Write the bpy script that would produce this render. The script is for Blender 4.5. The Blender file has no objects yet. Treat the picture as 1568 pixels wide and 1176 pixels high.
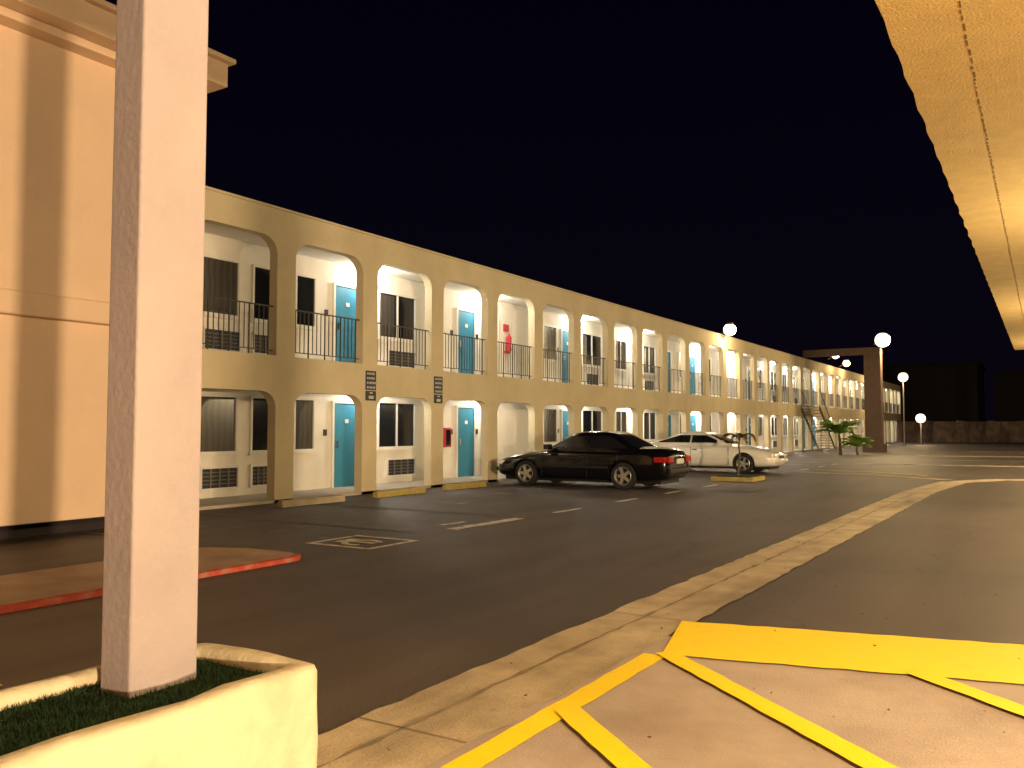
import bpy, bmesh, math, random
from mathutils import Vector, Matrix
from mathutils import noise as mn
random.seed(7)
S=bpy.context.scene
S.view_settings.view_transform='Standard'
S.view_settings.look='None'
S.view_settings.exposure=0
COL=S.collection

# ------------------------------------------------------------ materials
def mat(name, col, rough=0.8, metal=0.0, var=0.12, nscale=3.0, bump=0.0, bscale=60.0, spec=0.3, emis=None, estr=0.0, col2=None, stain=None, coat=0.0):
    m=bpy.data.materials.new(name); m.use_nodes=True
    nt=m.node_tree; N=nt.nodes; L=nt.links
    p=N['Principled BSDF']
    p.inputs['Roughness'].default_value=rough
    p.inputs['Metallic'].default_value=metal
    p.inputs['Specular IOR Level'].default_value=spec
    p.inputs['Coat Weight'].default_value=coat
    tc=N.new('ShaderNodeTexCoord')
    n1=N.new('ShaderNodeTexNoise'); n1.inputs['Scale'].default_value=nscale; n1.inputs['Detail'].default_value=5; n1.inputs['Roughness'].default_value=0.65
    L.new(tc.outputs['Object'],n1.inputs['Vector'])
    r=N.new('ShaderNodeValToRGB')
    c2=col2 if col2 else tuple(c*(1+var) for c in col)
    c1=tuple(c*(1-var) for c in col) if not col2 else col
    r.color_ramp.elements[0].position=0.35; r.color_ramp.elements[1].position=0.68
    r.color_ramp.elements[0].color=(*c1,1); r.color_ramp.elements[1].color=(*c2,1)
    L.new(n1.outputs['Fac'],r.inputs['Fac'])
    out=r.outputs['Color']
    if stain:
        n2=N.new('ShaderNodeTexNoise'); n2.inputs['Scale'].default_value=stain[1]; n2.inputs['Detail'].default_value=6
        mp=N.new('ShaderNodeMapping'); mp.inputs['Scale'].default_value=stain[3] if len(stain)>3 else (1,1,1)
        L.new(tc.outputs['Object'],mp.inputs['Vector']); L.new(mp.outputs['Vector'],n2.inputs['Vector'])
        r2=N.new('ShaderNodeValToRGB'); r2.color_ramp.elements[0].position=0.5; r2.color_ramp.elements[1].position=0.75
        r2.color_ramp.elements[0].color=(0,0,0,1); r2.color_ramp.elements[1].color=(stain[2],)*3+(1,)
        L.new(n2.outputs['Fac'],r2.inputs['Fac'])
        mx=N.new('ShaderNodeMix'); mx.data_type='RGBA'
        L.new(r2.outputs['Color'],mx.inputs[0]); L.new(out,mx.inputs[6]); mx.inputs[7].default_value=(*stain[0],1)
        out=mx.outputs[2]
    L.new(out,p.inputs['Base Color'])
    if bump>0:
        nb=N.new('ShaderNodeTexNoise'); nb.inputs['Scale'].default_value=bscale; nb.inputs['Detail'].default_value=3
        L.new(tc.outputs['Object'],nb.inputs['Vector'])
        b=N.new('ShaderNodeBump'); b.inputs['Strength'].default_value=bump; b.inputs['Distance'].default_value=0.02
        L.new(nb.outputs['Fac'],b.inputs['Height']); L.new(b.outputs['Normal'],p.inputs['Normal'])
    if emis:
        p.inputs['Emission Color'].default_value=(*emis,1); p.inputs['Emission Strength'].default_value=estr
        m.cycles.emission_sampling='NONE'
    return m

M={}
M['facade']=mat('cream_stucco',(0.61,0.53,0.36),0.9,var=0.06,nscale=1.2,bump=0.18,bscale=45,stain=((0.42,0.35,0.23),0.7,0.5,(1,1,0.35)))
M['inner']=mat('white_stucco',(0.76,0.73,0.67),0.9,var=0.04,nscale=2,bump=0.15,bscale=50)
M['tower']=mat('peach_stucco',(0.72,0.53,0.38),0.92,var=0.04,nscale=1,bump=0.2,bscale=35,stain=((0.5,0.38,0.28),0.6,0.3,(1,1,0.3)))
M['post']=mat('pink_grey_stucco',(0.29,0.25,0.265),0.9,var=0.05,nscale=2.5,bump=0.28,bscale=28,stain=((0.38,0.33,0.33),1.6,0.5,(1,1,0.6)))
M['planter']=mat('cream_painted_plaster',(0.56,0.50,0.36),0.85,var=0.06,nscale=5,bump=0.6,bscale=14,stain=((0.33,0.27,0.19),3.0,0.6))
M['canopy']=mat('ochre_stucco',(0.66,0.47,0.19),0.92,var=0.07,nscale=3,bump=0.35,bscale=40)
M['seam']=mat('seam_crack',(0.20,0.12,0.04),0.9)
M['concrete']=mat('concrete',(0.43,0.36,0.33),0.85,var=0.10,nscale=1.6,bump=0.2,bscale=80,stain=((0.27,0.21,0.18),0.9,0.75))
M['gutter']=mat('gutter_concrete',(0.42,0.35,0.25),0.8,var=0.2,nscale=2.2,bump=0.3,bscale=60,stain=((0.16,0.13,0.10),0.9,0.8,(2,0.5,1)))
M['gutterdirt']=mat('gutter_dirt',(0.22,0.18,0.13),0.9,var=0.3,nscale=4)
M['yellow']=mat('yellow_road_paint',(0.95,0.72,0.008),0.6,var=0.04,nscale=5,bump=0.15,bscale=90,stain=((0.60,0.45,0.08),5,0.3))
M['fadedyellow']=mat('faded_yellow_paint',(0.40,0.31,0.10),0.8,var=0.2,nscale=8)
M['whitepaint']=mat('worn_white_paint',(0.75,0.71,0.63),0.7,var=0.1,nscale=5,stain=((0.08,0.07,0.06),9,0.9))
M['faintpaint']=mat('faint_paint',(0.16,0.14,0.12),0.8,var=0.1,nscale=5,stain=((0.06,0.05,0.045),5,1.0))
M['oil']=mat('oil_stain',(0.030,0.025,0.023),0.45,var=0.3,nscale=4,spec=0.5)
M['red']=mat('red_kerb_paint',(0.38,0.06,0.035),0.8,var=0.2,nscale=6,bump=0.3,stain=((0.28,0.19,0.14),6,0.8))
M['islandtop']=mat('island_concrete',(0.36,0.25,0.17),0.85,var=0.15,nscale=2,bump=0.3,stain=((0.16,0.11,0.08),1.2,0.7))
M['door']=mat('blue_door',(0.03,0.20,0.33),0.5,var=0.05,nscale=4,bump=0.03)
M['frame']=mat('white_frame',(0.72,0.70,0.66),0.5,var=0.03)
M['glass']=mat('dark_window_glass',(0.012,0.013,0.016),0.08,var=0.2,spec=0.5)
M['iron']=mat('dark_iron',(0.04,0.034,0.03),0.5,spec=0.4)
M['slab']=mat('walkway_concrete',(0.42,0.37,0.30),0.85,var=0.1)
M['sign']=mat('dark_sign',(0.03,0.035,0.05),0.5)
M['signtext']=mat('sign_white',(0.5,0.5,0.48),0.6)
M['extinguisher']=mat('extinguisher_red',(0.45,0.03,0.05),0.4)
M['soil']=mat('turf_base',(0.012,0.03,0.012),0.95,var=0.3,nscale=20,bump=0.6)
M['grass']=mat('turf_blades',(0.018,0.045,0.018),0.8,var=0.5,nscale=12)
M['leaf']=mat('leaf',(0.15,0.26,0.03),0.55,var=0.5,nscale=3)
M['darkleaf']=mat('dark_leaf',(0.07,0.06,0.03),0.7,var=0.4,nscale=3)
M['bark']=mat('bark',(0.12,0.09,0.06),0.9,bump=0.5,bscale=30)
M['brownleaf']=mat('dry_leaf',(0.08,0.04,0.02),0.8)
M['steel']=mat('galvanised',(0.2,0.18,0.16),0.6,metal=0.4)
M['brown']=mat('brown_painted_stucco',(0.13,0.085,0.06),0.9,bump=0.2)  # dark tone carries the backlit shade of the gateway
M['stone']=mat('far_wall_stone',(0.17,0.12,0.09),0.95,var=0.4,nscale=1.6,bump=0.8,bscale=6,stain=((0.03,0.022,0.018),0.9,0.95,(1,1,0.35)))
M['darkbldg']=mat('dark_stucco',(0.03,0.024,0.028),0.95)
M['lampwarm']=mat('lamp_glow_warm',(1,0.9,0.7),0.5,emis=(1,0.80,0.52),estr=3.0)
M['lampwhite']=mat('lamp_glow_white',(1,1,1),0.5,emis=(1,0.95,0.85),estr=6)
M['tyre']=mat('tyre_rubber',(0.018,0.018,0.018),0.85)
M['alloy']=mat('alloy_wheel',(0.55,0.53,0.5),0.3,metal=0.7)
M['trim']=mat('black_trim',(0.012,0.012,0.012),0.5)
M['chrome']=mat('chrome',(0.7,0.7,0.7),0.15,metal=1.0)
M['tail']=mat('tail_lamp_red',(0.35,0.01,0.01),0.15,spec=0.6)
M['head']=mat('head_lamp_lens',(0.8,0.8,0.78),0.1,spec=0.7)
M['blackpaint']=mat('black_car_paint',(0.004,0.0035,0.005),0.15,var=0.05,spec=0.35,coat=0.4)
M['whitecar']=mat('white_car_paint',(0.80,0.79,0.74),0.25,var=0.03,spec=0.5,coat=0.8)
M['plate']=mat('number_plate',(0.6,0.6,0.55),0.5)

def asphalt():
    m=bpy.data.materials.new('asphalt'); m.use_nodes=True
    nt=m.node_tree;N=nt.nodes;L=nt.links;p=N['Principled BSDF']
    tc=N.new('ShaderNodeTexCoord')
    def noise(sc,det=6,map=None):
        n=N.new('ShaderNodeTexNoise');n.inputs['Scale'].default_value=sc;n.inputs['Detail'].default_value=det
        if map:
            mp=N.new('ShaderNodeMapping');mp.inputs['Scale'].default_value=map
            L.new(tc.outputs['Object'],mp.inputs['Vector']);L.new(mp.outputs['Vector'],n.inputs['Vector'])
        else: L.new(tc.outputs['Object'],n.inputs['Vector'])
        return n
    a=noise(0.22,6); b=noise(90,2); c=noise(0.6,5,(3,0.35,1))
    r=N.new('ShaderNodeValToRGB');r.color_ramp.elements[0].position=.35;r.color_ramp.elements[1].position=.7
    r.color_ramp.elements[0].color=(.062,.048,.044,1);r.color_ramp.elements[1].color=(.098,.077,.066,1)
    L.new(a.outputs['Fac'],r.inputs['Fac'])
    r2=N.new('ShaderNodeValToRGB');r2.color_ramp.elements[0].position=.3;r2.color_ramp.elements[1].position=.75
    r2.color_ramp.elements[0].color=(.6,.6,.6,1);r2.color_ramp.elements[1].color=(1.4,1.4,1.4,1)
    L.new(b.outputs['Fac'],r2.inputs['Fac'])
    r3=N.new('ShaderNodeValToRGB');r3.color_ramp.elements[0].position=.35;r3.color_ramp.elements[1].position=.65
    r3.color_ramp.elements[0].color=(.8,.8,.8,1);r3.color_ramp.elements[1].color=(1.15,1.15,1.15,1)
    L.new(c.outputs['Fac'],r3.inputs['Fac'])
    m1=N.new('ShaderNodeMix');m1.data_type='RGBA';m1.blend_type='MULTIPLY';m1.inputs[0].default_value=1
    L.new(r.outputs['Color'],m1.inputs[6]);L.new(r2.outputs['Color'],m1.inputs[7])
    m2=N.new('ShaderNodeMix');m2.data_type='RGBA';m2.blend_type='MULTIPLY';m2.inputs[0].default_value=1
    L.new(m1.outputs[2],m2.inputs[6]);L.new(r3.outputs['Color'],m2.inputs[7])
    v=N.new('ShaderNodeTexVoronoi');v.feature='DISTANCE_TO_EDGE';v.inputs['Scale'].default_value=0.16
    dn=noise(1.2,5); add=N.new('ShaderNodeVectorMath');add.operation='MULTIPLY_ADD'
    add.inputs[1].default_value=(1.2,1.2,0); L.new(dn.outputs['Color'],add.inputs[0]); L.new(tc.outputs['Object'],add.inputs[2])
    L.new(add.outputs[0],v.inputs['Vector'])
    r4=N.new('ShaderNodeValToRGB');r4.color_ramp.elements[0].position=0.0;r4.color_ramp.elements[1].position=.004
    r4.color_ramp.elements[0].color=(.6,.6,.6,1);r4.color_ramp.elements[1].color=(1,1,1,1)
    L.new(v.outputs['Distance'],r4.inputs['Fac'])
    m3=N.new('ShaderNodeMix');m3.data_type='RGBA';m3.blend_type='MULTIPLY';m3.inputs[0].default_value=1
    L.new(m2.outputs[2],m3.inputs[6]);L.new(r4.outputs['Color'],m3.inputs[7])
    L.new(m3.outputs[2],p.inputs['Base Color'])
    p.inputs['Roughness'].default_value=.6;p.inputs['Specular IOR Level'].default_value=.4
    bp=N.new('ShaderNodeBump');bp.inputs['Strength'].default_value=.4;bp.inputs['Distance'].default_value=.012
    L.new(b.outputs['Fac'],bp.inputs['Height']);L.new(bp.outputs['Normal'],p.inputs['Normal'])
    return m
M['asphalt']=asphalt()

def curtain():
    m=bpy.data.materials.new('curtain_behind_glass'); m.use_nodes=True
    nt=m.node_tree;N=nt.nodes;L=nt.links;p=N['Principled BSDF']
    tc=N.new('ShaderNodeTexCoord');w=N.new('ShaderNodeTexWave');w.bands_direction='Y';w.inputs['Scale'].default_value=2.0;w.inputs['Distortion'].default_value=3.0;w.inputs['Detail'].default_value=2
    L.new(tc.outputs['Object'],w.inputs['Vector'])
    r=N.new('ShaderNodeValToRGB');r.color_ramp.elements[0].color=(.050,.046,.042,1);r.color_ramp.elements[1].color=(.075,.068,.06,1)
    L.new(w.outputs['Fac'],r.inputs['Fac']);L.new(r.outputs['Color'],p.inputs['Base Color'])
    p.inputs['Roughness'].default_value=.2;p.inputs['Coat Weight'].default_value=.5
    return m
M['curtain']=curtain()

# ------------------------------------------------------------ mesh helpers
def empty(name,parent=None):
    e=bpy.data.objects.new(name,None); COL.objects.link(e); e.empty_display_size=.2
    if parent: e.parent=parent
    return e
class B:
    def __init__(s): s.v=[];s.f=[];s.m=[];s.mats=[]
    def mi(s,k):
        if k not in s.mats: s.mats.append(k)
        return s.mats.index(k)
    def face(s,pts,k):
        i=len(s.v); s.v+= [tuple(p) for p in pts]; s.f.append(tuple(range(i,i+len(pts)))); s.m.append(s.mi(k))
    def box(s,x0,x1,y0,y1,z0,z1,k,T=None):
        P=[Vector((x,y,z)) for x in (x0,x1) for y in (y0,y1) for z in (z0,z1)]
        if T: P=[T@p for p in P]
        i=len(s.v); s.v+=[tuple(p) for p in P]
        for q in ((0,1,3,2),(4,6,7,5),(0,4,5,1),(2,3,7,6),(0,2,6,4),(1,5,7,3)):
            s.f.append(tuple(i+a for a in q)); s.m.append(s.mi(k))
    def tube(s,a,b,r0,r1,k,n=8):
        a=Vector(a);b=Vector(b);d=(b-a).normalized();u=d.orthogonal().normalized();w=d.cross(u)
        i=len(s.v)
        for c,r in((a,r0),(b,r1)):
            for j in range(n):
                t=2*math.pi*j/n; s.v.append(tuple(c+u*math.cos(t)*r+w*math.sin(t)*r))
        for j in range(n):
            s.f.append((i+j,i+(j+1)%n,i+n+(j+1)%n,i+n+j)); s.m.append(s.mi(k))
        s.f.append(tuple(i+j for j in range(n))[::-1]);s.m.append(s.mi(k))
        s.f.append(tuple(i+n+j for j in range(n)));s.m.append(s.mi(k))
    def lathe(s,prof,k,axis='Z',c=(0,0,0),n=24):
        i=len(s.v)
        for (r,h) in prof:
            for j in range(n):
                t=2*math.pi*j/n
                if axis=='Z': p=(c[0]+r*math.cos(t),c[1]+r*math.sin(t),c[2]+h)
                else: p=(c[0]+r*math.cos(t),c[1]+h,c[2]+r*math.sin(t))
                s.v.append(p)
        for a in range(len(prof)-1):
            for j in range(n):
                s.f.append((i+a*n+j,i+a*n+(j+1)%n,i+(a+1)*n+(j+1)%n,i+(a+1)*n+j)); s.m.append(s.mi(k))
    def obj(s,name,parent=None,smooth=False,bevel=0,weld=False):
        me=bpy.data.meshes.new(name); me.from_pydata(s.v,[],s.f)
        for k in s.mats: me.materials.append(M[k])
        for i,p in enumerate(me.polygons): p.material_index=s.m[i]
        bm=bmesh.new(); bm.from_mesh(me)
        if weld: bmesh.ops.remove_doubles(bm,verts=bm.verts,dist=1e-4)
        bmesh.ops.recalc_face_normals(bm,faces=bm.faces)
        bm.to_mesh(me); bm.free()
        if smooth:
            for p in me.polygons: p.use_smooth=True
        me.update()
        o=bpy.data.objects.new(name,me); COL.objects.link(o)
        if parent: o.parent=parent
        if bevel:
            md=o.modifiers.new('bevel','BEVEL'); md.width=bevel; md.segments=3; md.limit_method='ANGLE'
        return o
def light(name,loc,power,col,parent=None,radius=.1,typ='POINT',rot=None,size=1):
    l=bpy.data.lights.new(name,typ); l.energy=power; l.color=col
    if typ in('POINT','SPOT'): l.shadow_soft_size=radius
    if typ=='AREA': l.shape='DISK'; l.size=size
    o=bpy.data.objects.new(name,l); COL.objects.link(o); o.location=loc
    if rot: o.rotation_euler=rot
    if parent: o.parent=parent
    return o
WARM=(1.0,0.70,0.34); WHITE=(1.0,0.94,0.82)

# ------------------------------------------------------------ ground
b=B()
xs=[-160,-40,-13.1,0,40,160]; ys=[-120,-20,0,40,90,300]
for i in range(5):
    for j in range(5):
        b.face([(xs[i],ys[j],0),(xs[i+1],ys[j],0),(xs[i+1],ys[j+1],0),(xs[i],ys[j+1],0)],'asphalt')
b.obj('ground',weld=True)

def strip(name,pts,w0,k,z,jit=0.012,step=.25,b=None):
    own=b is None
    if own: b=B()
    P=[]
    for a,c in zip(pts[:-1],pts[1:]):
        a=Vector(a);c=Vector(c);n=max(1,int((c-a).length/step))
        for i in range(n): P.append(a.lerp(c,i/n))
    P.append(Vector(pts[-1]))
    Lf=[];Rt=[]
    for i,p in enumerate(P):
        d=(P[min(i+1,len(P)-1)]-P[max(i-1,0)]).normalized(); nrm=Vector((-d.y,d.x))
        Lf.append(p+nrm*(w0/2+random.uniform(-jit,jit))); Rt.append(p-nrm*(w0/2+random.uniform(-jit,jit)))
    for i in range(len(P)-1):
        b.face([(*Rt[i],z),(*Rt[i+1],z),(*Lf[i+1],z),(*Lf[i],z)],k)
    if own: return b.obj(name)
    return b

b=B()
b.face([(-2.42,-14,.004),(14,-14,.004),(14,6.9,.004),(-.1,6.45,.004),(-2.42,5.88,.004)],'concrete')
b.obj('concrete_pavement')
GP=[(-2.70,-10),(-2.70,5),(-2.62,14),(-2.55,22),(-2.2,26.5),(-1.2,28.4),(1.5,29.2),(14,29.8)]
g=strip('gutter',GP,.70,'gutter',.008,jit=.018,step=.18)
b=B(); strip('',[(-2.76,-10),(-2.75,5),(-2.66,14),(-2.58,22),(-2.22,26.5)],.025,'gutterdirt',.0115,jit=.012,step=.15,b=b)
for y in range(-3,26,3): 
    cx=-2.70+.0085*max(0,y-5)
    b.face([(cx-.34,y+.4,.0115),(cx+.33,y+.4,.0115),(cx+.33,y+.41,.0115),(cx-.34,y+.41,.0115)],'gutterdirt')
o=b.obj('gutter_joints'); o.parent=g
strip('gutter_crossing',[(-7.6,30.2),(-4.5,29.0),(-2.4,27.6)],.55,'gutter',.006,jit=.03,step=.3)
strip('concrete_strip',[(-6.8,38),(2,38.8),(16,39.5)],.9,'gutter',.004,jit=.05,step=.4)  # pale concrete bands, also standing in for lamp pools on the far pavement
strip('concrete_strip',[(-7.5,50),(2,52),(18,55)],1.6,'gutter',.004,jit=.05,step=.4)
b=B()
def blob(cx,cy,r,k,z,n=26,el=1.0):
    s=random.random()*50
    b.face([(cx+r*(1+.45*mn.noise(Vector((math.cos(2*math.pi*i/n)*1.3+s,math.sin(2*math.pi*i/n)*1.3,s))))*math.cos(2*math.pi*i/n),
             cy+el*r*(1+.45*mn.noise(Vector((math.cos(2*math.pi*i/n)*1.3+s,math.sin(2*math.pi*i/n)*1.3,s))))*math.sin(2*math.pi*i/n),z) for i in range(n)],k)
for i in range(9):
    for q in range(3): blob(-9.6+random.uniform(-1.4,1.4),8.6+i*2.57+random.uniform(-.5,.5),random.uniform(.06,.22),'oil',.0042+q*.0003)
b.obj('oil_stains')
road=empty('road_marking')
b=B()
strip('',[(-2.22,-9),(-2.22,5.35)],.15,'yellow',.0125,jit=.006,step=.15,b=b)
b.obj('edge_line',road)
b=B()
strip('',[(-2.30,5.87),(0.0,6.42),(6,6.9),(13.5,7.1)],1.02,'yellow',.0165,jit=.012,step=.12,b=b)
b.obj('stop_band',road)
b=B()
for q,(x0,y0,L_) in enumerate(((-2.18,5.42,9.0),(-2.18,4.06,8.0),(-.72,5.80,7),(1.0,6.1,7),(-2.18,2.6,6))):
    strip('',[(x0,y0),(x0+L_*.755,y0-L_*.655)],.145,'yellow',.0205+q*.0004,jit=.005,step=.12,b=b)
b.obj('hatch_lines',road)
b=B()
def rectline(x0,x1,y0,y1,w,k,z):
    b.face([(x0,y0,z),(x1,y0,z),(x1,y0+w,z),(x0,y0+w,z)],k);b.face([(x0,y1-w,z),(x1,y1-w,z),(x1,y1,z),(x0,y1,z)],k)
    b.face([(x0,y0+w,z),(x0+w,y0+w,z),(x0+w,y1-w,z),(x0,y1-w,z)],k);b.face([(x1-w,y0+w,z),(x1,y0+w,z),(x1,y1-w,z),(x1-w,y1-w,z)],k)
rectline(-8.2,-7.1,8.1,9.1,.09,'whitepaint',.006)
for i in range(18):
    t0=math.pi*2*i/24+.6;t1=math.pi*2*(i+1)/24+.6
    b.face([(-7.62+.27*math.cos(t0),8.55+.27*math.sin(t0),.006),(-7.62+.27*math.cos(t1),8.55+.27*math.sin(t1),.006),(-7.62+.18*math.cos(t1),8.55+.18*math.sin(t1),.006),(-7.62+.18*math.cos(t0),8.55+.18*math.sin(t0),.006)],'whitepaint')
b.face([(-7.8,8.5,.010),(-7.4,8.5,.010),(-7.4,8.6,.010),(-7.8,8.6,.010)],'whitepaint')
b.face([(-7.98,8.4,.010),(-7.8,8.4,.010),(-7.8,8.75,.010),(-7.98,8.75,.010)],'whitepaint')
b.obj('disabled_bay_symbol',road)
b=B()
strip('',[(-7.5,10.35),(-7.42,12.2)],.22,'whitepaint',.0062,jit=.03,b=b)
strip('',[(-7.95,10.7),(-7.9,11.3)],.12,'whitepaint',.0062,jit=.03,b=b)
for y in (13.3,15.9,18.5,21.1,31.3,34.0,36.5):
    strip('',[(-7.4,y),(-7.38,y+1.0)],.12,'whitepaint',.0062,jit=.02,b=b)
for i in range(10):
    y=7.2+i*2.57
    strip('',[(-12.7,y+.1),(-7.7,y)],.09,'faintpaint',.0075,b=b)
for i in range(8):
    strip('',[(-12.7,36+i*2.6),(-8.2,36+i*2.6)],.1,'whitepaint',.0062,b=b)
strip('',[(-7.0,31.6),(-4.6,30.9),(-3.2,29.6)],.16,'yellow',.012,b=b)
strip('',[(-5.0,44),(6,45.5)],.2,'whitepaint',.0062,b=b)
strip('',[(-4.0,61),(8,63.5)],.3,'whitepaint',.0062,b=b)
strip('',[(-8.95,-2),(-8.95,4.2)],.12,'faintpaint',.0062,b=b)
b.obj('stall_lines',road)
b=B(); strip('',[(-5.4,1.2),(-5.35,2.75)],.3,'yellow',.005,b=b); b.obj('drive_line',road)

isl=empty('traffic_island')
b=B()
def arcpts(cx,cy,r,a0,a1,n): return [(cx+r*math.cos(a0+(a1-a0)*i/n),cy+r*math.sin(a0+(a1-a0)*i/n)) for i in range(n+1)]
out=[(-8.75,-6),(-7.2,-6)]+[(-7.2,y) for y in (0,3,5,6)]+arcpts(-7.45,6.95,.25,0,math.pi/2,6)+[(-8.2,7.2),(-8.75,6.9)]
inn=[(x-( .05 if x>-7.95 else -.06) ,y-(.05 if y>6.9 else 0)) for x,y in out]
z=.06
b.face([(x,y,z) for x,y in inn],'islandtop')
for i in range(len(out)):
    j=(i+1)%len(out)
    k='red' if (out[i][0]>-7.9 and out[j][0]>-8.1) else 'islandtop'
    b.face([(*out[i],0),(*out[j],0),(*out[j],z-.012),(*out[i],z-.012)],k)
    b.face([(*out[i],z-.012),(*out[j],z-.012),(*inn[j],z),(*inn[i],z)],k)
b.obj('kerb_and_top',isl)
isl2=empty('planting_island')
b=B()
b.box(-8.1,-6.9,23.7,24.9,0,.12,'fadedyellow'); b.box(-8.0,-7.0,23.8,24.8,.12,.14,'soil')
b.obj('kerb',isl2,bevel=.03)

# ------------------------------------------------------------ motel building
mot=empty('motel_building')
FX=-13.1; TH=.22; WX=-14.6
P0=12.35; SP=2.57; K0=-2; K1=34
U0=P0+K0*SP-.25; U1=P0+K1*SP+.25
Z1=2.95; ZL=2.23; ZU=5.36; ZR=5.92
b=B()
for k in range(K0,K1+1):
    c=P0+k*SP
    b.box(FX-TH,FX,c-.25,c+.25,0,ZR,'facade')
def arch(b,u0,u1,z0,zt,ztop,r,xf,xb):
    pts=[]
    N_=8
    for i in range(N_+1):
        a=math.pi-(math.pi/2)*i/N_; pts.append((u0+r+r*math.cos(a),zt-r*.85+r*.85*math.sin(a)))
    for i in range(N_+1):
        a=math.pi/2-(math.pi/2)*i/N_; pts.append((u1-r+r*math.cos(a),zt-r*.85+r*.85*math.sin(a)))
    for (ua,za),(ub,zb) in zip(pts[:-1],pts[1:]):
        for x in (xf,xb):
            if ub-ua>1e-5: b.face([(x,ua,za),(x,ub,zb),(x,ub,ztop),(x,ua,ztop)],'facade')
        b.face([(xf,ua,za),(xf,ub,zb),(xb,ub,zb),(xb,ua,za)],'facade')
for k in range(K0,K1):
    u0=P0+k*SP+.25; u1=P0+(k+1)*SP-.25
    arch(b,u0,u1,0,ZL,Z1,.38,FX,FX-TH)
    arch(b,u0,u1,Z1,ZU,ZR,.42,FX,FX-TH)
    b.face([(FX,u0,Z1),(FX,u1,Z1),(FX-TH,u1,Z1),(FX-TH,u0,Z1)],'slab')
b.obj('front_arcade',mot)
b=B()
b.box(WX-6,FX+.03,U0,U1,ZR+.003,ZR+.05,'facade')
b.obj('roof_cap',mot)
b=B()
b.box(WX-6,FX-TH-.003,U0,U1,5.52,5.86,'inner'); b.obj('roof_slab',mot)
b=B(); b.box(WX,FX-TH-.003,U0,U1,2.70,Z1-.02,'inner'); b.box(WX-.001,FX+.0,U0,U1,-.02,.06,'slab'); b.obj('walkway_slabs',mot)
b=B(); b.box(WX-.2,WX,U0,U1,.061,2.699,'inner'); b.box(WX-.2,WX,U0,U1,Z1-.019,5.519,'inner')
b.box(WX-6,WX-.2,U0,U0+.2,0,5.5,'facade'); b.box(WX-6,WX-.2,U1-.2,U1,0,5.5,'facade'); b.box(WX-6.2,WX-6,U0,U1,0,5.9,'facade')
b.box(WX,FX-TH,U1-.15,U1,0,5.5,'facade')
b.obj('room_walls',mot)

fz=[(.06,0),(Z1-.02,1)]
doors=B();wins=B();acs=B();lampb=B();rail=B()
lamps=[]
def door(u,w,z):
    X=WX
    doors.box(X,X+.035,u,u+w,z+.01,z+2.03,'door')
    doors.box(X,X+.06,u-.06,u,z,z+2.09,'frame');doors.box(X,X+.06,u+w,u+w+.06,z,z+2.09,'frame')
    doors.box(X,X+.06,u,u+w,z+2.03,z+2.09,'frame')
    doors.box(X+.035,X+.045,u+w*.45,u+w*.6,z+1.55,z+1.65,'frame')
    doors.box(X+.035,X+.09,u+.06,u+.11,z+.95,z+1.12,'chrome')
    doors.box(X,X+.03,u-.32,u-.22,z+1.25,z+1.4,'sign')
def win(u0,u1,z,h0=.95,h1=2.08,cur=False,mull=True):
    X=WX
    wins.box(X,X+.012,u0,u1,z+h0,z+h1,'curtain' if cur else 'glass')
    if not cur and mull and random.random()<.7:
        wins.box(X+.012,X+.016,u0+.05,u0+(u1-u0)*random.uniform(.25,.45),z+h0+.03,z+h1-.03,'curtain')
    t=.05
    wins.box(X,X+.05,u0-t,u0,z+h0-t,z+h1+t,'frame');wins.box(X,X+.05,u1,u1+t,z+h0-t,z+h1+t,'frame')
    wins.box(X,X+.05,u0,u1,z+h0-t,z+h0,'frame');wins.box(X,X+.05,u0,u1,z+h1,z+h1+t,'frame')
    wins.box(X,X+.075,u0-.08,u1+.08,z+h0-t-.05,z+h0-t-.001,'frame')
    if mull: 
        c=(u0+u1)/2; wins.box(X+.012,X+.045,c-.02,c+.02,z+h0,z+h1,'frame')
def ac(u0,u1,z):
    X=WX; z0=z+.2; z1=z+.6
    acs.box(X,X+.03,u0,u1,z0,z1,'sign')
    t=.05
    acs.box(X,X+.07,u0-t,u0,z0-t,z1+t,'frame');acs.box(X,X+.07,u1,u1+t,z0-t,z1+t,'frame')
    acs.box(X,X+.07,u0,u1,z0-t,z0,'frame');acs.box(X,X+.07,u0,u1,z1,z1+t,'frame')
    nb=5
    for i in range(1,nb): 
        c=z0+(z1-z0)*i/nb; acs.box(X+.03,X+.05,u0,u1,c-.008,c+.008,'steel')
    for i in range(1,4):
        c=u0+(u1-u0)*i/4; acs.box(X+.03,X+.056,c-.014,c+.014,z0,z1,'steel')
for z,fl in fz:
    win(9.4,10.4,z,cur=True); win(11.45,12.35,z,cur=True,mull=False); win(12.8,13.42,z,mull=False)
    ac(11.5,12.4,z); ac(12.8,13.45,z)
    win(14.05,14.62,z,mull=False,cur=(fl==0)); door(15.3,.84,z); lamps.append((16.35,z,fl,1.2))
    win(16.95,18.4,z); ac(17.3,18.4,z)
    door(20.42,.84,z); door(21.72,.84,z); lamps.append((21.55,z,fl,1.1))
    for off in (0,12.85,25.7,38.55,51.4,64.25):
        if 25.5+off+2>U1: break
        win(25.5+off,26.4+off,z,mull=False,cur=True); door(26.8+off,.82,z); lamps.append((27.75+off,z,fl,1))
        win(28.4+off,30.0+off,z); ac(28.7+off,29.7+off,z)
        win(31.3+off,32.3+off,z); lamps.append((32.9+off,z,fl,.9))
        if 35.5+off<U1-.2: win(34.1+off,35.4+off,z); ac(34.2+off,35.2+off,z)
        if 36.5+off<U1-1.2: door(36.4+off,.82,z)
doors.obj('doors',mot); wins.obj('windows',mot); acs.obj('air_conditioners',mot)
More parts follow.
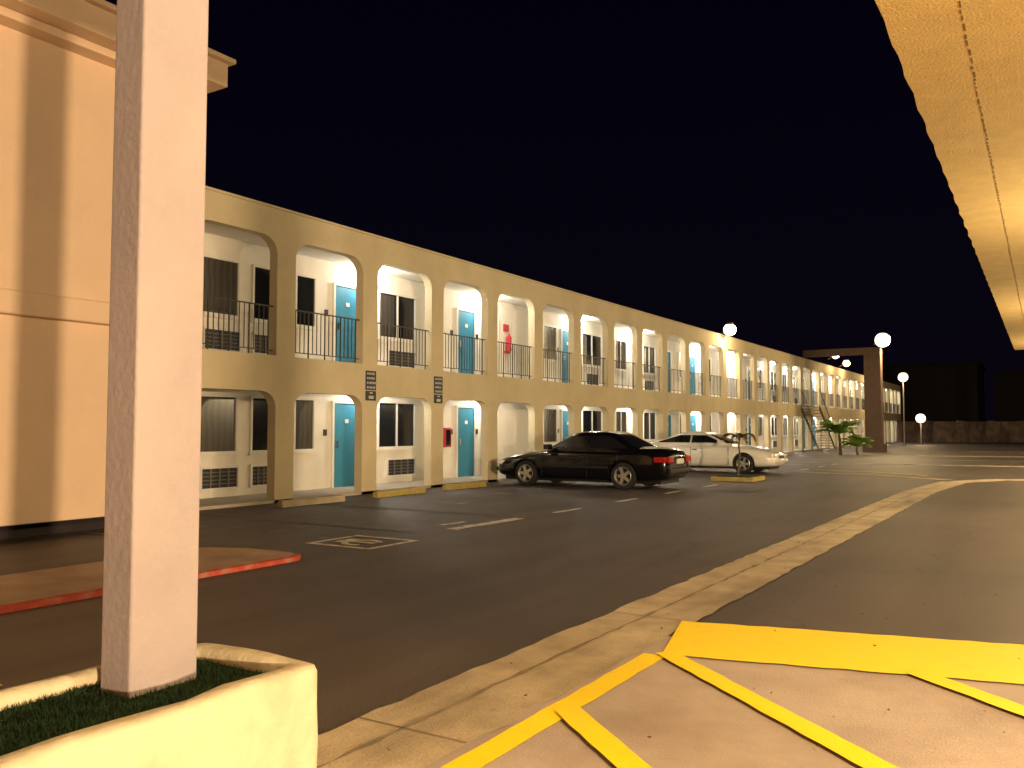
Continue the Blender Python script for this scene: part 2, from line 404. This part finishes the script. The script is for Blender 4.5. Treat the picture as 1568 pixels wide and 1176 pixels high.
for i,(u,z,fl,s) in enumerate(lamps):
    zc=(2.66 if fl==0 else 5.47)
    lampb.lathe([(0,.03),(.13,.03),(.13,-.04),(.08,-.08),(0,-.085)],'lampwhite',c=(-14.2,u,zc),n=12)
    light('walkway_light',(-14.2,u,zc-.2),(95 if fl else 66)*s*(1.0 if u<30 else 2.0),WHITE,mot,radius=.08)
lampb.obj('walkway_lamps',mot)
for k in range(K0,K1):
    u0=P0+k*SP+.25; u1=P0+(k+1)*SP-.25; x=FX-.11
    rail.box(x-.015,x+.015,u0,u1,Z1+.985,Z1+1.01,'iron'); rail.box(x-.01,x+.01,u0,u1,Z1+.10,Z1+.12,'iron')
    nb=17
    for i in range(1,nb):
        c=u0+(u1-u0)*i/nb
        wv=.014 if i%4 else .022
        rail.box(x-wv/2,x+wv/2,c-wv/2,c+wv/2,Z1+(.12 if i%4 else 0),Z1+.985,'iron')
rail.obj('balcony_railings',mot)
st=B()
for i in range(16):
    y=55.6+i*.28; zz=Z1-(i+1)*.175
    st.box(FX+.05,FX+1.15,y,y+.3,zz-.05,zz,'slab')
for x in (FX+.06,FX+1.16):
    st.face([(x,55.6,Z1-.3),(x,55.6,Z1),(x,60.1,.15),(x,60.1,-.0)],'iron'); 
    st.face([(x-.05,55.6,Z1-.3),(x-.05,55.6,Z1),(x-.05,60.1,.15),(x-.05,60.1,0)],'iron')
    st.tube((x,55.6,Z1+.95),(x,60.1,1.1),.025,.025,'iron')
    for i in range(12):
        y=55.6+4.5*i/11; zz=Z1-2.8*i/11; st.tube((x,y,zz),(x,y,zz+.95),.012,.012,'iron',4)
st.obj('staircase',mot)
b=B()
b.box(FX+.003,-8.5,56.4,57.2,6.05,6.45,'brown'); b.box(-9.45,-8.5,56.4,57.2,0,6.047,'brown')
b.box(-9.6,-8.35,56.25,57.35,0,.5,'brown')
b.obj('gateway_frame',mot)

def sign(c):
    e=empty('parking_sign'); b=B(); x=FX+.003
    b.box(x,x+.02,c-.17,c+.17,2.36,2.80,'sign'); b.box(x,x+.02,c-.17,c+.17,2.12,2.34,'sign')
    for r in range(4):
        zz=2.76-r*.105; uu=c-.14
        while uu<c+.12:
            w=random.uniform(.02,.04); b.box(x+.02,x+.023,uu,min(uu+w,c+.15),zz-.05,zz,'signtext'); uu+=w+.022
    b.box(x+.02,x+.023,c-.05,c+.05,2.28,2.31,'signtext'); b.box(x+.02,x+.023,c-.08,c+.08,2.16,2.23,'signtext')
    b.obj('plates',e)
sign(P0+SP+.02); sign(P0+2*SP+.02)
e=empty('fire_extinguisher'); b=B()
b.lathe([(0,0),(.09,0),(.09,.42),(.04,.5),(.03,.55),(0,.56)],'extinguisher',c=(WX+.13,23.1,Z1+1.0),n=14)
b.box(WX,WX+.04,22.95,23.25,Z1+1.62,Z1+1.85,'extinguisher'); b.tube((WX+.13,23.1,Z1+1.55),(WX+.13,23.22,Z1+1.35),.015,.015,'trim',6)
b.box(WX,WX+.1,22.98,23.22,Z1+.92,Z1+.99,'extinguisher')
b.obj('cylinder_and_sign',e)
e=empty('fire_extinguisher_cabinet'); b=B()
b.box(WX,WX+.16,19.65,19.95,.95,1.5,'extinguisher'); b.box(WX+.16,WX+.17,19.69,19.91,1.0,1.45,'glass'); b.obj('cabinet',e,bevel=.01)
for y in (15.0,17.5,12.3,22.6,25.2):
    e=empty('wheel_stop'); b=B()
    x=-12.25; h=.13
    prof=[(x-.08,0),(x-.06,h),(x+.06,h),(x+.08,0)]
    y0=y-.85;y1=y+.85
    kk='fadedyellow' if 14<y<18 else 'gutter'
    for i in range(4):
        j=(i+1)%4; b.face([(prof[i][0],y0,prof[i][1]),(prof[j][0],y0,prof[j][1]),(prof[j][0],y1,prof[j][1]),(prof[i][0],y1,prof[i][1])],kk)
    b.face([(p[0],y0,p[1]) for p in prof],kk);b.face([(p[0],y1,p[1]) for p in prof],kk)
    b.obj('block',e,weld=True,bevel=.01)

# ------------------------------------------------------------ left building
off=empty('office_building')
b=B()
TX=-11.5
b.box(-24,TX,-14,8.3,3.1,6.9,'tower')
b.box(-24,TX-.03,-14,8.27,.22,3.097,'tower')
b.obj('walls',off,bevel=.02)
b=B(); b.box(-24,TX+.14,-14,8.42,2.98,3.30,'tower'); b.obj('string_course',off,bevel=.03)
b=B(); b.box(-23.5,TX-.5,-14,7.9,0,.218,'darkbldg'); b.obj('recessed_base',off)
b=B(); b.box(-24.5,-10.9,-14.5,8.98,6.903,7.28,'tower'); b.box(-24.5,-10.8,-14.5,9.06,7.283,7.36,'tower'); b.box(-24.2,-11.2,-14,8.6,6.78,6.9,'tower')
b.obj('eaves',off,bevel=.015)

# ------------------------------------------------------------ entrance canopy
can=empty('entrance_canopy')
b=B()
ZC=4.8; ex=-1.03
n=220
Y0,Y1=-14,42
XR=6.0
def e_(y): return ex+.006*math.sin(y*7.1)+.005*math.sin(y*17.3+1)+.004*math.sin(y*31)
for i in range(n):
    ya=Y0+(Y1-Y0)*i/n; yb=Y0+(Y1-Y0)*(i+1)/n
    b.face([(e_(ya),ya,ZC),(e_(yb),yb,ZC),(ex+.55,yb,ZC),(ex+.55,ya,ZC)],'canopy')
    b.face([(e_(ya),ya,ZC),(e_(yb),yb,ZC),(e_(yb),yb,ZC+.6),(e_(ya),ya,ZC+.6)],'canopy')
b.face([(ex+.55,Y0,ZC),(ex+.55,Y1,ZC),(XR,Y1,ZC),(XR,Y0,ZC)],'canopy')
b.box(ex,XR,Y1,Y1+.1,ZC,ZC+.6,'canopy');b.face([(ex,Y0,ZC+.6),(XR,Y0,ZC+.6),(XR,Y1,ZC+.6),(ex,Y1,ZC+.6)],'canopy')
b.face([(XR,Y0,ZC+.6),(XR,Y1,ZC+.6),(XR,Y1,ZC),(XR,Y0,ZC)],'canopy')
b.obj('roof',can)
b=B()
y=Y0
while y<Y1:
    L_=random.uniform(.05,.16); xx=ex+.55+random.uniform(-.006,.006)
    w=random.uniform(.004,.010); b.box(xx-w,xx+w,y,y+L_,ZC-.004,ZC-.002,'seam'); y+=L_+random.uniform(.03,.09)
b.obj('soffit_seam',can)
b=B(); b.box(-3.335,-3.135,2.15,2.475,.3,ZC+.7,'post'); b.obj('column',can,bevel=.012)  # unseen upper length shaped so its shadow reaches the wall top
b=B(); b.box(-3.4,ex+.3,2.1,2.53,ZC+.703,ZC+1.1,'canopy'); b.box(ex+.1,ex+.3,2.1,2.53,ZC+.603,ZC+.702,'canopy'); b.obj('cross_beam',can)  # unseen support, added; raised clear of the column's shadow
b=B()
for y in (-13,-1,11,23,35): b.box(5.6,5.9,y,y+.3,.0,ZC,'canopy')
b.obj('rear_columns',can)

# ------------------------------------------------------------ planter
pl=empty('planter_box')
b=B()
def rr(x0,x1,y0,y1,r,n=6):
    P=[]
    for cx,cy,a in ((x1-r,y1-r,0),(x0+r,y1-r,90),(x0+r,y0+r,180),(x1-r,y0+r,270)):
        for i in range(n+1):
            t=math.radians(a+90*i/n); P.append((cx+r*math.cos(t),cy+r*math.sin(t)))
    return P
px0,px1,py0,py1=-3.52,-2.70,-1.5,2.80
o_=rr(px0,px1,py0,py1,.07); i_=rr(px0+.10,px1-.12,py0+.12,py1-.12,.05)
zt=.48
rings=[(o_,-.01,0),(o_,.15,0),(o_,.3,0),(o_,zt-.035,0),(rr(px0+.012,px1-.012,py0+.012,py1-.012,.06),zt-.01,0),(rr(px0+.035,px1-.035,py0+.035,py1-.035,.055),zt,0),(rr(px0+.07,px1-.09,py0+.09,py1-.09,.05),zt,0),(i_,zt-.02,0),(i_,.38,0)]
def dens(P,m=10):
    out=[]
    for a in range(len(P)):
        p=Vector(P[a]);q=Vector(P[(a+1)%len(P)])
        nn= 24 if a%7==6 else 1
        for i in range(nn): out.append(p.lerp(q,i/nn))
    return out
R=[]
for P,z,_ in rings:
    ring=[]
    for p in dens(P):
        d=mn.noise(Vector((p.x*4,p.y*4,z*4)))*.014
        ring.append((p.x+d,p.y+d*.6,z+(mn.noise(Vector((p.x*3,p.y*5,5)))*.016 if z>.3 else 0)))
    R.append(ring)
for a in range(len(R)-1):
    n=len(R[a])
    for j in range(n):
        b.face([R[a][j],R[a][(j+1)%n],R[a+1][(j+1)%n],R[a+1][j]],'planter')
b.obj('plaster_wall',pl,smooth=True,weld=True)
b=B(); b.face([(px0+.05,py0+.05,.42),(px1-.07,py0+.05,.42),(px1-.07,py1-.07,.42),(px0+.05,py1-.07,.42)],'soil'); b.obj('turf_base',pl)
b=B()
for i in range(16000):
    x=random.uniform(px0+.1,px1-.13);y=random.uniform(.5,py1-.13)
    if -3.345<x<-3.125 and 2.14<y<2.485: continue
    h=random.uniform(.012,.028);a=random.random()*6.28;w=.0025
    dx,dy=math.cos(a)*w,math.sin(a)*w; lx,ly=random.uniform(-.012,.012),random.uniform(-.012,.012)
    b.face([(x-dx,y-dy,.42),(x+dx,y+dy,.42),(x+lx,y+ly,.42+h)],'grass')
b.obj('turf',pl)

b=B()
for i in range(60):
    x=random.uniform(-2.1,1.5);y=random.uniform(3.2,9)
    if i<22: x=random.uniform(-3,-2.3);y=random.uniform(3,12)
    s=random.uniform(.006,.018);a=random.random()*6.28
    z=.024
    b.face([(x+s*math.cos(a),y+s*math.sin(a),z+.006),(x+s*.5*math.cos(a+1.6),y+s*.5*math.sin(a+1.6),z),(x-s*math.cos(a),y-s*math.sin(a),z+.008),(x+s*.5*math.cos(a-1.6),y+s*.5*math.sin(a-1.6),z)],'brownleaf')
b.obj('fallen_leaves')

# ------------------------------------------------------------ plants
def palm(name,loc,h,fl,nf,k,seed,droop=1.0,tr=.06,leaf=.33,skip=0.0,wid=.022):
    random.seed(seed); e=empty(name); b=B(); X,Y,Z=loc
    p=Vector((X,Y,Z)); 
    for i in range(5):
        q=p+Vector((random.uniform(-.03,.03),random.uniform(-.03,.03),h/5)); b.tube(p,q,tr*(1-.08*i),tr*(1-.08*(i+1)),'bark',8); p=q
    b.obj('trunk',e,smooth=True)
    b=B()
    for f in range(nf):
        a=2*math.pi*f/nf+random.uniform(-.3,.3); L_=fl*random.uniform(.7,1.1); el=random.uniform(.5,1.35)
        pts=[];q=p.copy();seg=9
        for i in range(seg+1):
            pts.append(q.copy()); e2=el-droop*(i/seg)**1.3*1.9
            q=q+Vector((math.cos(a)*math.cos(e2),math.sin(a)*math.cos(e2),math.sin(e2)))*L_/seg
        for i in range(seg):
            b.tube(pts[i],pts[i+1],.012*(1-i/seg*.7),.012*(1-(i+1)/seg*.7),k,4)
            if i>0:
                for sgn in(-1,1):
                    for t in (0,.33,.66):
                        if random.random()<skip: continue
                        c=pts[i].lerp(pts[i+1],t); side=Vector((-math.sin(a),math.cos(a),0))*sgn
                        fw=(pts[i+1]-pts[i]).normalized(); ll=L_*leaf*math.sin(math.pi*(i+t+.6)/(seg+1.2))*random.uniform(.8,1.15)
                        tip=c+(side*.8+fw*.6+Vector((0,0,-.35*random.random()-.1))).normalized()*ll
                        mid=c.lerp(tip,.45)+Vector((0,0,.03)); wv=fw*wid
                        b.face([c-wv*.4,mid-wv,tip,mid+wv,c+wv*.4],k)
    b.obj('fronds',e)
palm('palm_tree',(-9.9,51.2,0),1.1,1.6,17,'leaf',3,droop=.75,tr=.1,wid=.045)
palm('palm_tree',(-8.9,50.6,0),.4,1.2,13,'leaf',9,droop=.8,tr=.08,wid=.045)
palm('small_palm',(-7.5,24.3,.13),1.05,.8,8,'darkleaf',5,droop=1.4,tr=.035,leaf=.22,skip=.2,wid=.016)
random.seed(21)

# ------------------------------------------------------------ far wall and dark buildings
b=B()
A=Vector((-13.0,97.0)); C=Vector((17,116)); d=(C-A).normalized(); nrm=Vector((-d.y,d.x)); n=60; Lw=(C-A).length
for i in range(n):
    p=A+d*Lw*i/n;q=A+d*Lw*(i+1)/n
    z0=2.15
    P=[p-nrm*.15,q-nrm*.15,q+nrm*.15,p+nrm*.15]
    b.face([(*P[0],0),(*P[1],0),(*P[1],z0),(*P[0],z0)],'stone');b.face([(*P[2],0),(*P[3],0),(*P[3],z0),(*P[2],z0)],'stone');b.face([(*P[0],z0),(*P[1],z0),(*P[2],z0),(*P[3],z0)],'stone')
w=b.obj('boundary_wall',weld=True)
b=B()
for i in range(0,12):
    p=A+d*(Lw*i/11)-nrm*.02
    T=Matrix.Translation((p.x,p.y,0))@Matrix.Rotation(math.atan2(d.y,d.x),4,'Z')
    b.box(-.25,.25,-.22,.22,0,2.22,'stone',T)
o=b.obj('piers',w)
def bld(x0,x1,y0,y1,h):
    e=empty('distant_building'); b=B(); b.box(x0,x1,y0,y1,0,h,'darkbldg'); b.box(x0-.3,x1+.3,y0-.3,y1+.3,h+.003,h+.4,'darkbldg')
    for i in range(4): b.box(x0+(x1-x0)*(i+.3)/4,x0+(x1-x0)*(i+.7)/4,y0-.08,y0-.003,h*.4,h*.7,'darkbldg')
    b.obj('block',e)
bld(-19,-7,120,134,9.3); bld(-5.5,2,128,136,8.4)

# ------------------------------------------------------------ lamps
def globe(b,c,r,k='lampwarm'):
    pr=[(max(0,r*math.sin(math.pi*i/10)),-r*math.cos(math.pi*i/10)) for i in range(11)]
    b.lathe(pr,k,c=c,n=16)
def flood(name,x,y,z,power,r=.25,col=WARM):
    e=empty(name); b=B(); b.tube((x-.5,y,z-.25),(x,y,z+.05),.04,.04,'steel',8); b.lathe([(0,.1),(.15,.08),(.2,0),(0,0)],'steel',c=(x,y,z+r*.8),n=12); b.obj('bracket',e)
    b=B(); globe(b,(x,y,z),r); b.obj('globe',e,smooth=True)
    light('lamp_light',(x+r+.12,y,z-.1),power,col,e,radius=.15)
flood('wall_lamp',-12.75,40.3,6.2,450,.30)
flood('wall_lamp',-12.75,64.7,6.7,250,.24)
flood('wall_lamp',-12.75,68.7,6.4,250,.26)
flood('street_lamp',-8.4,56.8,6.9,2200,.45)
def post2(name,x,y,h,power,r):
    e=empty(name); b=B(); b.tube((x,y,0),(x,y,h-r+.02),.07,.045,'steel',10); b.lathe([(0,.1),(.12,.08),(.2,0),(0,0)],'steel',c=(x,y,h+r*.8),n=12); b.obj('pole',e)
    b=B(); globe(b,(x,y,h),r); b.obj('globe',e,smooth=True)
    light('lamp_light',(x+.15,y-r-.15,h-.1),power,WARM,e,radius=.15)
post2('street_lamp',-10.2,79.5,5.8,700,.40)
post2('street_lamp',-9.6,85.6,2.35,220,.42)
def unseen_lot(x,y,h,power,col=WARM):  # unseen pole lamps, added to light the far facade and ground
    e=empty('street_lamp'); b=B(); b.tube((x,y,0),(x,y,h),.1,.07,'steel',12); b.box(x-.9,x+.05,y-.06,y+.06,h,h+.1,'steel'); b.box(x-1.3,x-.6,y-.18,y+.18,h-.03,h+.14,'steel')
    b.box(x-1.25,x-.65,y-.14,y+.14,h-.05,h-.032,'lampwarm'); b.obj('pole_and_head',e)
    light('lamp_light',(x-.95,y,h-.25),power,col,e,radius=.25)
unseen_lot(7,54,7.5,1800)
unseen_lot(12,76,7.5,1800)
e=empty('lobby_wall_lamp'); b=B(); b.box(12.9,13.2,-5.8,-5.4,1.65,2.15,'steel'); b.box(12.85,12.897,-5.78,-5.42,1.7,2.1,'lampwarm'); b.tube((13.1,-5.6,0),(13.1,-5.6,1.65),.06,.06,'steel'); b.obj('fitting',e)  # unseen lamp, added to light the walls and throw the column's shadow
light('lamp_light',(12.6,-5.55,1.95),21000,(1.0,0.70,0.40),e,radius=.18)
for (y,p,x) in ((3.2,860,1.7),(15,1500,2.6),(27,1700,2.6),(38.5,1500,2.6)):  # unseen pendants, added to light soffit, ground and facade
    e=empty('ceiling_lamp'); b=B()
    b.tube((x,y,4.05),(x,y,ZC),.02,.02,'steel',8); b.lathe([(.02,.24),(.1,.22),(.22,.08),(.22,.06)],'steel',c=(x,y,3.9),n=18); b.lathe([(0,-.1),(.1,-.08),(.16,0),(.2,.06)],'lampwarm',c=(x,y,3.9),n=18); b.obj('shade',e)
    light('lamp_light',(x,y,3.68),p,(1,.76,.42),e,radius=.12)

# ------------------------------------------------------------ cars
def car(name,loc,rotz,paint,L=4.9,coupe=False,H=1.42):
    e=empty(name)
    st=[(2.44,.36,.50,.53,.58),(2.40,.26,.58,.62,.68),(2.3,.22,.64,.69,.77),(2.1,.2,.70,.76,.84),(1.7,.19,.77,.85,.885),(1.2,.18,.84,.92,.9),(.75,.18,.88,.96,.905),(0,.18,.90,.96,.905),(-1.0,.18,.92,.98,.905),(-1.5,.18,.94,1.02,.895),(-1.95,.2,.94,1.02,.875),(-2.25,.22,.91,.985,.83),(-2.4,.26,.84,.92,.77),(-2.45,.36,.72,.78,.70)]
    b=B(); rings=[]
    for (x,zb,zs,zt,w) in st:
        zm=(zb+zs)/2
        h=[(0,zb),(.8*w,zb),(.96*w,zb+.09),(.995*w,zm-.05),(1.0*w,zm+.06),(.985*w,zs-.11),(.93*w,zs-.01),(.78*w,(zs*.35+zt*.65)),(.4*w,zt+.01),(0,zt+.02)]
        ring=[(x,-y,z) for y,z in h]+[(x,y,z) for y,z in h[-2:0:-1]]
        rings.append(ring)
    for a in range(len(rings)-1):
        n=len(rings[a])
        for j in range(n): b.face([rings[a][j],rings[a][(j+1)%n],rings[a+1][(j+1)%n],rings[a+1][j]],paint)
    b.face(rings[0],paint);b.face(rings[-1],paint)
    o=b.obj('body',None,smooth=True,weld=True)
    md=o.modifiers.new('s','SUBSURF');md.levels=2;md.render_levels=2
    cut=[]
    for wx in (1.42,-1.33):
        for sy in(-1,1):
            c=B(); c.lathe([(0,-.3),(.365,-.3),(.365,.3),(0,.3)],'trim',axis='Y',c=(wx,sy*.85,.33),n=40)
            co=c.obj('cut',None,weld=True); cut.append(co)
            m2=o.modifiers.new('b','BOOLEAN');m2.operation='DIFFERENCE';m2.object=co;m2.solver='EXACT'
    bpy.context.view_layer.update()
    dg=bpy.context.evaluated_depsgraph_get()
    me=bpy.data.meshes.new_from_object(o.evaluated_get(dg))
    o.modifiers.clear(); o.data=me
    for c in cut: bpy.data.objects.remove(c,do_unlink=True)
    o.parent=e
    b=B()
    f0,f1=(.98,.18); r0,r1=(-1.85,-.98)
    if coupe: f0,f1,r0,r1=1.0,.15,-2.0,-.85
    def lay(z):
        t=(z-.92)/(H-.07-.92)
        return (f0+(f1-f0)*t, r0+(r1-r0)*t, .845-.2*max(t,0.0)**1.15)
    zs=[.90,.985,1.03,1.12,1.2,H-.14,H-.09,H-.05,H-.02,H]
    RG=[]
    N_=72
    for i_z,z in enumerate(zs):
        if i_z<=6: fx,rx,hw=lay(z)
        else:
            fx,rx,hw=lay(H-.09); q=(z-(H-.09))/.09
            fx-=.06+.45*q**3 ; rx+=.06+.4*q**3; hw-=.02+.26*q**3
        cx=(fx+rx)/2;ax=(fx-rx)/2; ring=[]
        for j in range(N_):
            t=2*math.pi*(j+.5)/N_; ct,s_=math.cos(t),math.sin(t); ex_=2/7
            ring.append((cx+ax*math.copysign(abs(ct)**ex_,ct),hw*math.copysign(abs(s_)**ex_,s_),z))
        RG.append((ring,fx,rx,hw))
    for a in range(len(RG)-1):
        for j in range(N_):
            P=[RG[a][0][j],RG[a][0][(j+1)%N_],RG[a+1][0][(j+1)%N_],RG[a+1][0][j]]
            cx=sum(p[0] for p in P)/4;cy=sum(p[1] for p in P)/4;cz=sum(p[2] for p in P)/4
            fx=(RG[a][1]+RG[a+1][1])/2;rx=(RG[a][2]+RG[a+1][2])/2;hw=(RG[a][3]+RG[a+1][3])/2
            s_=(cx-rx)/(fx-rx);yy=abs(cy)/hw
            k=paint
            if .985<cz<H-.10:
                if yy<.80 and (s_>.9 or s_<.1): k='glass'
            b.face(P,k)
    b.face(RG[-1][0],paint)
    b.obj('greenhouse',e,smooth=True,weld=True)
    b=B()
    def sp(x,z,sy):
        _,_,hw=lay(z); return (x,sy*(hw+.012),z)
    for sy in(-1,1):
        zt=H-.13; zb=1.0
        fz0,fz1=f0-.26,f1-.02; rz0,rz1=r0+.38,r1+.06; m=-.38
        b.face([sp(fz0,zb,sy),sp(fz1,zt,sy),sp(m+.03,zt,sy),sp(m+.03,zb,sy)],'glass')
        b.face([sp(m-.03,zb,sy),sp(m-.03,zt,sy),sp(rz1,zt,sy),sp(rz0,zb,sy)],'glass')
    b.obj('side_windows',e)
    for i,wx in enumerate((1.42,-1.33)):
        for sy in(-1,1):
            b=B(); c=(wx,sy*.79,.325)
            b.lathe([(.2,-.1),(.30,-.105),(.325,-.08),(.328,0),(.325,.08),(.30,.105),(.2,.1)],'tyre',axis='Y',c=c,n=32)
            b.lathe([(0,sy*.03),(.20,sy*.03)],'trim',axis='Y',c=c,n=32)
            b.lathe([(.19,sy*.03),(.195,sy*.085),(.215,sy*.105),(.225,sy*.10)],'alloy',axis='Y',c=c,n=32)
            b.lathe([(0,sy*.095),(.05,sy*.09),(.06,sy*.05)],'alloy',axis='Y',c=c,n=16)
            for s in range(5):
                T=Matrix.Translation(c)@Matrix.Rotation(s*2*math.pi/5+.3,4,'Y')
                b.box(-.038,.038,min(sy*.045,sy*.085),max(sy*.045,sy*.085),.03,.2,'alloy',T)
            b.obj('wheel_%d_%s'%(i+1,'r' if sy<0 else 'l'),e,smooth=False)
    b=B()
    for wx in (1.42,-1.33):
        b.box(wx-.4,wx+.4,-.66,.66,.15,.72,'trim')
    b.box(-2.2,2.2,-.6,.6,.14,.24,'trim')
    b.obj('underbody',e)
    b=B()
    for sy in(-1,1):
        b.box(-.93,1.0,sy*.905-.012,sy*.905+.012,.50,.555,'trim' if not coupe else paint)
        for x in (.93,-.36,-1.2):
            b.box(x-.006,x+.006,sy*.893-.012,sy*.893+.012,.27,.86,'trim')
        for x in (-.2,-1.05): b.box(x-.09,x+.05,sy*.90-.015,sy*.90+.02,.76,.79,'trim')
        b.box(.62,.78,sy*.98-.09,sy*.98+.09,.95,1.08,paint); b.box(.615,.62,sy*.98-.07,sy*.98+.07,.97,1.06,'glass')
    b.obj('trim',e,bevel=.006)
    b=B()
    for sy in(-1,1):
        y0,y1=sorted((sy*.42,sy*.76))
        b.box(-2.475,-2.36,y0,y1,.66,.80,'tail')
        y0,y1=sorted((sy*.70,sy*.845)); b.box(-2.40,-2.12,y0,y1,.67,.80,'tail')
        y0,y1=sorted((sy*.38,sy*.70)); b.box(2.30,2.43,y0,y1,.53,.63,'head')
        y0,y1=sorted((sy*.66,sy*.79)); b.box(2.1,2.34,y0,y1,.54,.64,'head')
    b.obj('lamps',e,bevel=.02)
    b=B(); b.box(-2.485,-2.44,-.22,.22,.62,.75,'plate'); b.box(-2.49,-2.3,-.7,.7,.40,.52,paint if coupe else 'trim'); b.box(2.38,2.49,-.65,.65,.36,.46,paint if coupe else 'trim'); b.box(2.40,2.455,-.3,.3,.50,.58,'trim')
    b.obj('bumpers',e,bevel=.03)
    e.location=loc; e.rotation_euler=(0,0,rotz)
    return e
car('parked_car',(-10.08,20.05,0),math.pi,'blackpaint')
car('parked_car',(-9.85,28.75,0),0,'whitecar',coupe=True,H=1.38)

# ------------------------------------------------------------ night sky
W=bpy.data.worlds.new('World'); S.world=W; W.use_nodes=True
nt=W.node_tree; N=nt.nodes; L=nt.links
bg=N['Background']; tc=N.new('ShaderNodeTexCoord'); sx=N.new('ShaderNodeSeparateXYZ'); L.new(tc.outputs['Generated'],sx.inputs[0])
r=N.new('ShaderNodeValToRGB'); L.new(sx.outputs['Z'],r.inputs['Fac'])
r.color_ramp.elements[0].position=0.0; r.color_ramp.elements[0].color=(.0026,.0016,.0045,1)
r.color_ramp.elements[1].position=.45; r.color_ramp.elements[1].color=(.0010,.0008,.0038,1)
L.new(r.outputs['Color'],bg.inputs['Color']); bg.inputs['Strength'].default_value=1.0

# ------------------------------------------------------------ camera
cd=bpy.data.cameras.new('camera'); cam=bpy.data.objects.new('camera',cd); COL.objects.link(cam)
cd.sensor_width=36; cd.lens=30.15; cd.clip_end=1000; cd.clip_start=.05
cam.location=(0,0,1.5); cam.rotation_euler=(math.radians(92.92),0,math.radians(31.86))
S.camera=cam
